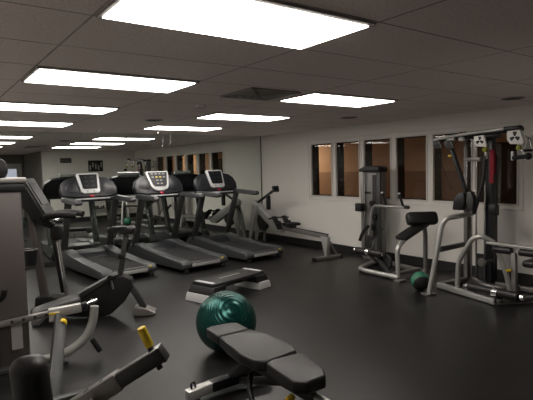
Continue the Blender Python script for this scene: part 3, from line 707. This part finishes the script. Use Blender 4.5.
# tower
MB().beam((6.20, 3.86, .04), (6.20, 3.86, 2.0), .06, .085, up=(1, 0, 0), bev=.008).build('tower_column', 'tower', **c)
MB().beam((6.24, 3.54, .04), (6.24, 3.54, 2.0), .08, .10, up=(1, 0, 0), bev=.008).build('tower_column', 'tread_dark', **c)
MB().beam((6.31, 3.58, .06), (6.31, 3.58, 1.75), .06, .16, up=(0, 1, 0), bev=.008).build('stack_shroud', 'black_plastic', **c)
MB().beam((6.20, 3.90, 2.0), (6.20, 3.40, 2.0), .10, .05, bev=.008).build('tower_head', 'steel_dark', **c)
for y in (3.77, 3.70, 3.58): MB().tube([(6.16, y, .08), (6.16, y, 1.98)], .011).build('guide_rod', 'chrome', **c)
ws = MB()
for k in range(14): ws.box((6.20, 3.66, .10+.024*k), (.06, .12, .021), bev=.003)
ws.build('weight_plates', 'steel_dark', **c)
MB().beam((6.10, 3.84, 1.70), (6.10, 3.60, 1.70), .06, .055, bev=.01).build('crosshead', 'silver_dull', **c)
for y in (3.79, 3.65): MB().tube([(6.08, y, 1.70), (6.06, y-.01, 1.30), (6.05, y, 1.24)], .007).build('cable', 'chrome', **c)
# top boom with pulleys
MB().tube([(5.86, 4.12, 1.985), (5.86, 3.7, 2.03), (5.86, 2.96, 2.065)], .022, seg=10, fil=.2).build('top_boom', 'silver', **c)
MB().tube([(5.90, 4.13, 1.965), (5.93, 3.7, 2.00), (5.90, 2.95, 2.04)], .020, seg=10, fil=.2).build('lower_boom', 'black_plastic', **c)
for y in (3.74, 3.69): MB().beam((5.86, y, 2.04), (6.2, y, 1.98), .02, .05, bev=.004).build('boom_bracket', 'black_plastic', **c)
for a, b_ in ((4.15, 4.09), (3.93, 3.83), (3.76, 3.70)):
    MB().cyl((5.86, a, 1.965), (5.86, b_, 1.968), .026).build('boom_collar', 'bezel', **c)
MB().box((5.86, 3.05, 2.055), (.10, .20, .05), bev=.012).build('boom_end', 'black_plastic', **c)
def trefoil(cx, cy, cz, r, m, plate):
    g = MB()
    for k in range(3):
        a = PI/2 + k*2*PI/3
        pts = []
        for j in range(9):
            t_ = -.42+.84*j/8
            pts.append((cx, cy+r*math.cos(a+t_), cz+r*math.sin(a+t_)))
        pts.append((cx, cy+r*.22*math.cos(a+.9), cz+r*.22*math.sin(a+.9)))
        pts.append((cx, cy+r*.22*math.cos(a-.9), cz+r*.22*math.sin(a-.9)))
        g.prism(pts, (-.004, 0, 0))
    g.build('trefoil_cutout', m, parent=plate, world=True, smooth=False)
def pulley_plate(x, y, z, s, m, mm, nm_):
    q = [(y+s*.95, z+s*.75), (y-s*.55, z+s*.8), (y-s*1.0, z-s*.55), (y-s*.9, z-s*.85), (y+s*.55, z-s*.75), (y+s*.95, z-s*.2)]
    p_ = MB().prism([(x, a, b_) for a, b_ in q], (.035, 0, 0), bev=.008).build(nm_, m, **c)
    trefoil(x, y, z+s*.05, s*.58, mm, p_)
    return p_
pulley_plate(5.80, 3.44, 1.925, .088, 'white_plate', 'dark_reveal', 'pulley_plate')
pulley_plate(5.80, 3.00, 1.945, .105, 'white_plate', 'dark_reveal', 'pulley_plate')
pulley_plate(5.80, 4.06, 1.915, .070, 'gunmetal', 'dark_reveal', 'pulley_housing')
pulley_plate(5.80, 3.88, 1.905, .070, 'gunmetal', 'dark_reveal', 'pulley_housing')
MB().sph((5.82, 3.38, 1.815), .034, seg=20).build('cable_stop', 'ygreen', **c)
MB().sph((5.80, 2.95, 1.815), .034, seg=20).build('cable_stop', 'ygreen', **c)
MB().tube([(5.79, 2.95, 1.80), (5.79, 2.90, 1.78), (5.79, 2.89, 1.72)], .010).build('carabiner', 'chrome', **c)
hd = MB().tube([(5.78, 3.01, 1.70), (5.78, 2.83, 1.715)], .026).build('cable_handle', 'rubber', **c)
MB().box((5.78, 3.015, 1.725), (.03, .03, .11), bev=.01).build('handle_strap', 'bezel', parent=hd, world=True)
MB().sph((5.78, 2.83, 1.715), .042, seg=16).build('handle_end', 'rubber', parent=hd, world=True)
MB().tube([(5.98, 3.90, 1.76), (5.98, 4.0, 1.755)], .016).build('pop_pin', 'yellow', **c)
MB().beam((5.90, 3.92, 1.90), (6.02, 3.76, 1.26), .04, .07, up=(1, 0, 0), bev=.012).build('swing_arm', 'tread_grey', **c)
MB().tube([(5.82, 4.10, 1.88), (5.9, 3.9, 1.30)], .005).build('cable', 'black_plastic', **c)
fa = [(5.98, 3.86, 1.26), (5.98, 3.93, 1.16), (5.98, 3.95, 1.02), (5.98, 3.80, 1.02), (5.98, 3.76, 1.14), (5.98, 3.78, 1.26)]
MB().prism(fa, (.10, 0, 0), bev=.016).build('pivot_fairing', 'black_plastic', **c)
fa = [(5.96, 3.72, 1.28), (5.96, 3.74, 1.14), (5.96, 3.70, 1.02), (5.96, 3.64, 1.02), (5.96, 3.62, 1.16), (5.96, 3.66, 1.28)]
MB().prism(fa, (.10, 0, 0), bev=.02).build('pivot_fairing', 'gunmetal', **c)
MB().tube([(6.03, 3.50, 1.74), (6.03, 3.52, 1.42), (6.03, 3.60, 1.16), (6.03, 3.66, .98)], .026, fil=.2).build('lever_arm', 'black_plastic', **c)
MB().box((6.10, 3.42, 1.04), (.10, .10, .15), bev=.012).build('cable_box', 'black_plastic', **c)
MB().beam((6.22, 3.50, 1.03), (6.12, 3.44, 1.03), .04, .04).build('box_bracket', 'black_plastic', **c)
MB().beam((6.03, 3.50, 1.80), (6.03, 3.36, 1.795), .03, .03, bev=.006).build('handle_bar', 'black_plastic', **c)
MB().tube([(6.03, 3.485, 1.86), (6.03, 3.485, 1.70)], .017).build('hand_grip', 'chrome', **c)
# tubular frame
MB().tube([(5.25, 3.79, .02), (5.37, 3.69, .89), (5.40, 3.64, .975), (5.55, 3.60, .985), (6.18, 3.78, .96)], .033, seg=12, fil=.09).build('side_frame', 'silver', **c)
MB().box((5.25, 3.80, .010), (.16, .11, .02), Rz(-.3), bev=.004).build('foot_plate', 'silver_dull', **c)
MB().beam((5.34, 3.70, .58), (6.15, 3.86, .54), .05, .065, bev=.01).build('side_brace', 'gunmetal', **c)
MB().beam((5.62, 3.92, .045), (5.40, 3.00, .045), .07, .07, bev=.012).build('base_beam', 'silver', **c)
MB().beam((5.62, 3.92, .045), (6.20, 3.86, .045), .06, .06, bev=.012).build('base_beam', 'silver_dull', **c)
MB().tube([(6.20, 3.75, .06), (5.96, 3.45, .06), (5.98, 3.22, .06), (6.22, 3.16, .06)], .032, fil=.16).build('base_loop', 'silver_dull', **c)
MB().beam((6.24, 3.46, .04), (6.24, 2.50, .04), .06, .06, bev=.01).build('base_beam', 'silver_dull', **c)
MB().tube([(5.56, 3.60, .06), (5.56, 3.58, .42), (5.56, 3.39, .73), (5.58, 3.28, .765), (5.66, 3.16, .69), (5.72, 3.04, .30), (5.74, 3.00, .05)], .030, seg=12, fil=.09).build('arch_frame', 'silver', **c)
MB().beam((5.62, 3.24, .685), (5.60, 2.40, .68), .045, .03, bev=.008).build('seat_bar', 'silver', **c)
for a, b_ in ((3.16, 2.93), (2.85, 2.42)):
    MB().cyl((5.63, a, .615), (5.63, b_, .615), .042, rnd=.014).build('thigh_roller', 'vinyl', **c)
MB().beam((5.61, 2.90, .60), (5.60, 2.88, .06), .055, .055, up=(1, 0, 0), bev=.006).build('adjust_post', 'silver_dull', **c)
MB().tube([(5.575, 2.92, .40), (5.535, 2.95, .40)], .016).build('adjust_knob', 'yellow', **c)
MB().box((5.72, 2.62, .50), (.34, .34, .08), bev=.034, seg=4).build('seat_pad', 'vinyl', **c)
MB().beam((5.74, 2.66, .47), (5.74, 2.70, .05), .07, .07, up=(1, 0, 0), bev=.008).build('seat_post', 'gunmetal', **c)
MB().beam((5.40, 3.00, .045), (6.24, 2.62, .045), .06, .06, bev=.012).build('base_beam', 'silver_dull', **c)
fr = MB().cyl((5.47, 3.38, .145), (5.43, 2.75, .145), .050, rnd=.012).build('foot_roller', 'vinyl', **c)
MB().cyl((5.449, 3.06, .145), (5.445, 2.99, .145), .057).build('roller_collar', 'chrome', parent=fr, world=True)
MB().cyl((5.472, 3.43, .145), (5.47, 3.39, .145), .034).build('roller_end', 'chrome', parent=fr, world=True)
MB().cyl((5.43, 2.73, .145), (5.428, 2.69, .145), .034).build('roller_end', 'chrome', parent=fr, world=True)
MB().beam((5.46, 3.03, .14), (5.42, 2.98, .03), .10, .05, bev=.01).build('roller_bracket', 'black_plastic', **c)
MB().cyl((5.98, 3.50, .36), (5.94, 3.50, .36), .055, rnd=.006).build('low_pulley', 'silver_dull', **c)
MB().beam((6.2, 3.50, .36), (5.96, 3.50, .36), .03, .03).build('pulley_bracket', 'gunmetal', **c)
# red towel hung over the machine's handle bar
tw = MB().box((6.008, 3.40, 1.60), (.010, .062, .42), bev=.004).box((6.053, 3.40, 1.66), (.010, .058, .31), bev=.004).box((6.03, 3.40, 1.818), (.055, .062, .010), bev=.004)
tag(tw.build('towel', 'red_cloth'), 'narrow red towel hanging from the cable machine in front of the window', 'towel')

# wall rack with cable attachments at the right edge
K = thing('attachment_rack', 'small chrome wall rack of cable handles at the right edge by the windows', 'rack', (WX, 3.16, 1.9))
MB().box((WX-.008, 3.16, 1.98), (.016, .26, .06), bev=.004).build('rail', 'trim', K, world=True)
for k, y in enumerate((3.26, 3.18, 3.08)):
    hk = MB().tube([(WX-.01, y, 1.98), (WX-.07, y, 1.97), (WX-.08, y, 2.0)], .007, fil=.02).build('hook', 'chrome', K, world=True)
for k, (y, z) in enumerate(((3.24, 1.86), (3.10, 1.84))):
    a = thing('stirrup_grip', ('chrome stirrup handle hanging on the wall rack, nearer the window', 'chrome stirrup handle hanging on the wall rack at the frame edge')[k], 'handle', (WX-.06, y, z), 0, 'stirrup handles on the wall rack')
    MB().tube([(0, -.05, -.06), (0, -.015, .10), (0, .015, .10), (0, .05, -.06)], .006, fil=.02).build('stirrup', 'chrome', a)
    MB().cyl((0, -.055, -.06), (0, .055, -.06), .016, rnd=.004).build('grip', 'rubber', a)

# ------------------------------------------------------------------ things seen only in the mirror, along the wall behind
D = thing('dumbbell_rack', 'two tier dumbbell rack against the rear wall, seen in the mirror', 'dumbbell rack', (5.6, JY+.3, 0))
for x in (5.0, 6.2): MB().beam((x, JY+.22, .02), (x, JY+.16, .95), .06, .06, up=(1, 0, 0), bev=.008).build('rack_leg', 'silver_dull', D, world=True)
for z in (.42, .84): MB().beam((4.95, JY+.28, z), (6.25, JY+.28, z), .22, .03, bev=.006).build('shelf', 'gunmetal', D, world=True)
first = None
for r_, z in enumerate((.42, .84)):
    for k in range(6):
        if first is None:
            first = d = thing('dumbbell', '', 'dumbbell', (0, 0, 0), 0, 'chrome dumbbells on the rack')
            MB().cyl((0, -.06, 0), (0, .06, 0), .014).build('handle', 'chrome', d)
            for s in (-1, 1): MB().cyl((0, s*.05, 0), (0, s*.13, 0), .05, rnd=.008).build('head', 'chrome', d)
        else: d = copy_tree(first)
        d.location = (5.14+.184*k, JY+.28, z+.067)
        d['label'] = 'chrome dumbbell on the %s tier of the mirrored rack' % ('lower', 'upper')[r_]
P = thing('wall_poster', 'framed dark and pale poster on the rear wall, seen in the mirror', 'poster', (5.2, JY, 1.85))
MB().box((5.25, JY+.012, 1.88), (.50, .024, .38), bev=.004).build('frame', 'black_plastic', P, world=True)
g = MB()
for k in range(5): g.box((5.06+.095*k, JY+.026, 1.87+.05*((k*2) % 3-1)), (.05, .006, .18-.02*(k % 2)))
g.build('print', 'paper', P, world=True)
Z = thing('wall_speaker', 'small dark wall speaker high on the rear wall, seen in the mirror', 'speaker', (4.25, JY, 2.1))
MB().box((4.25, JY+.08, 2.08), (.34, .16, .15), bev=.02).build('cabinet', 'black_plastic', Z, world=True)
MB().box((4.25, JY+.163, 2.08), (.28, .008, .10)).build('grille', 'steel_dark', Z, world=True)
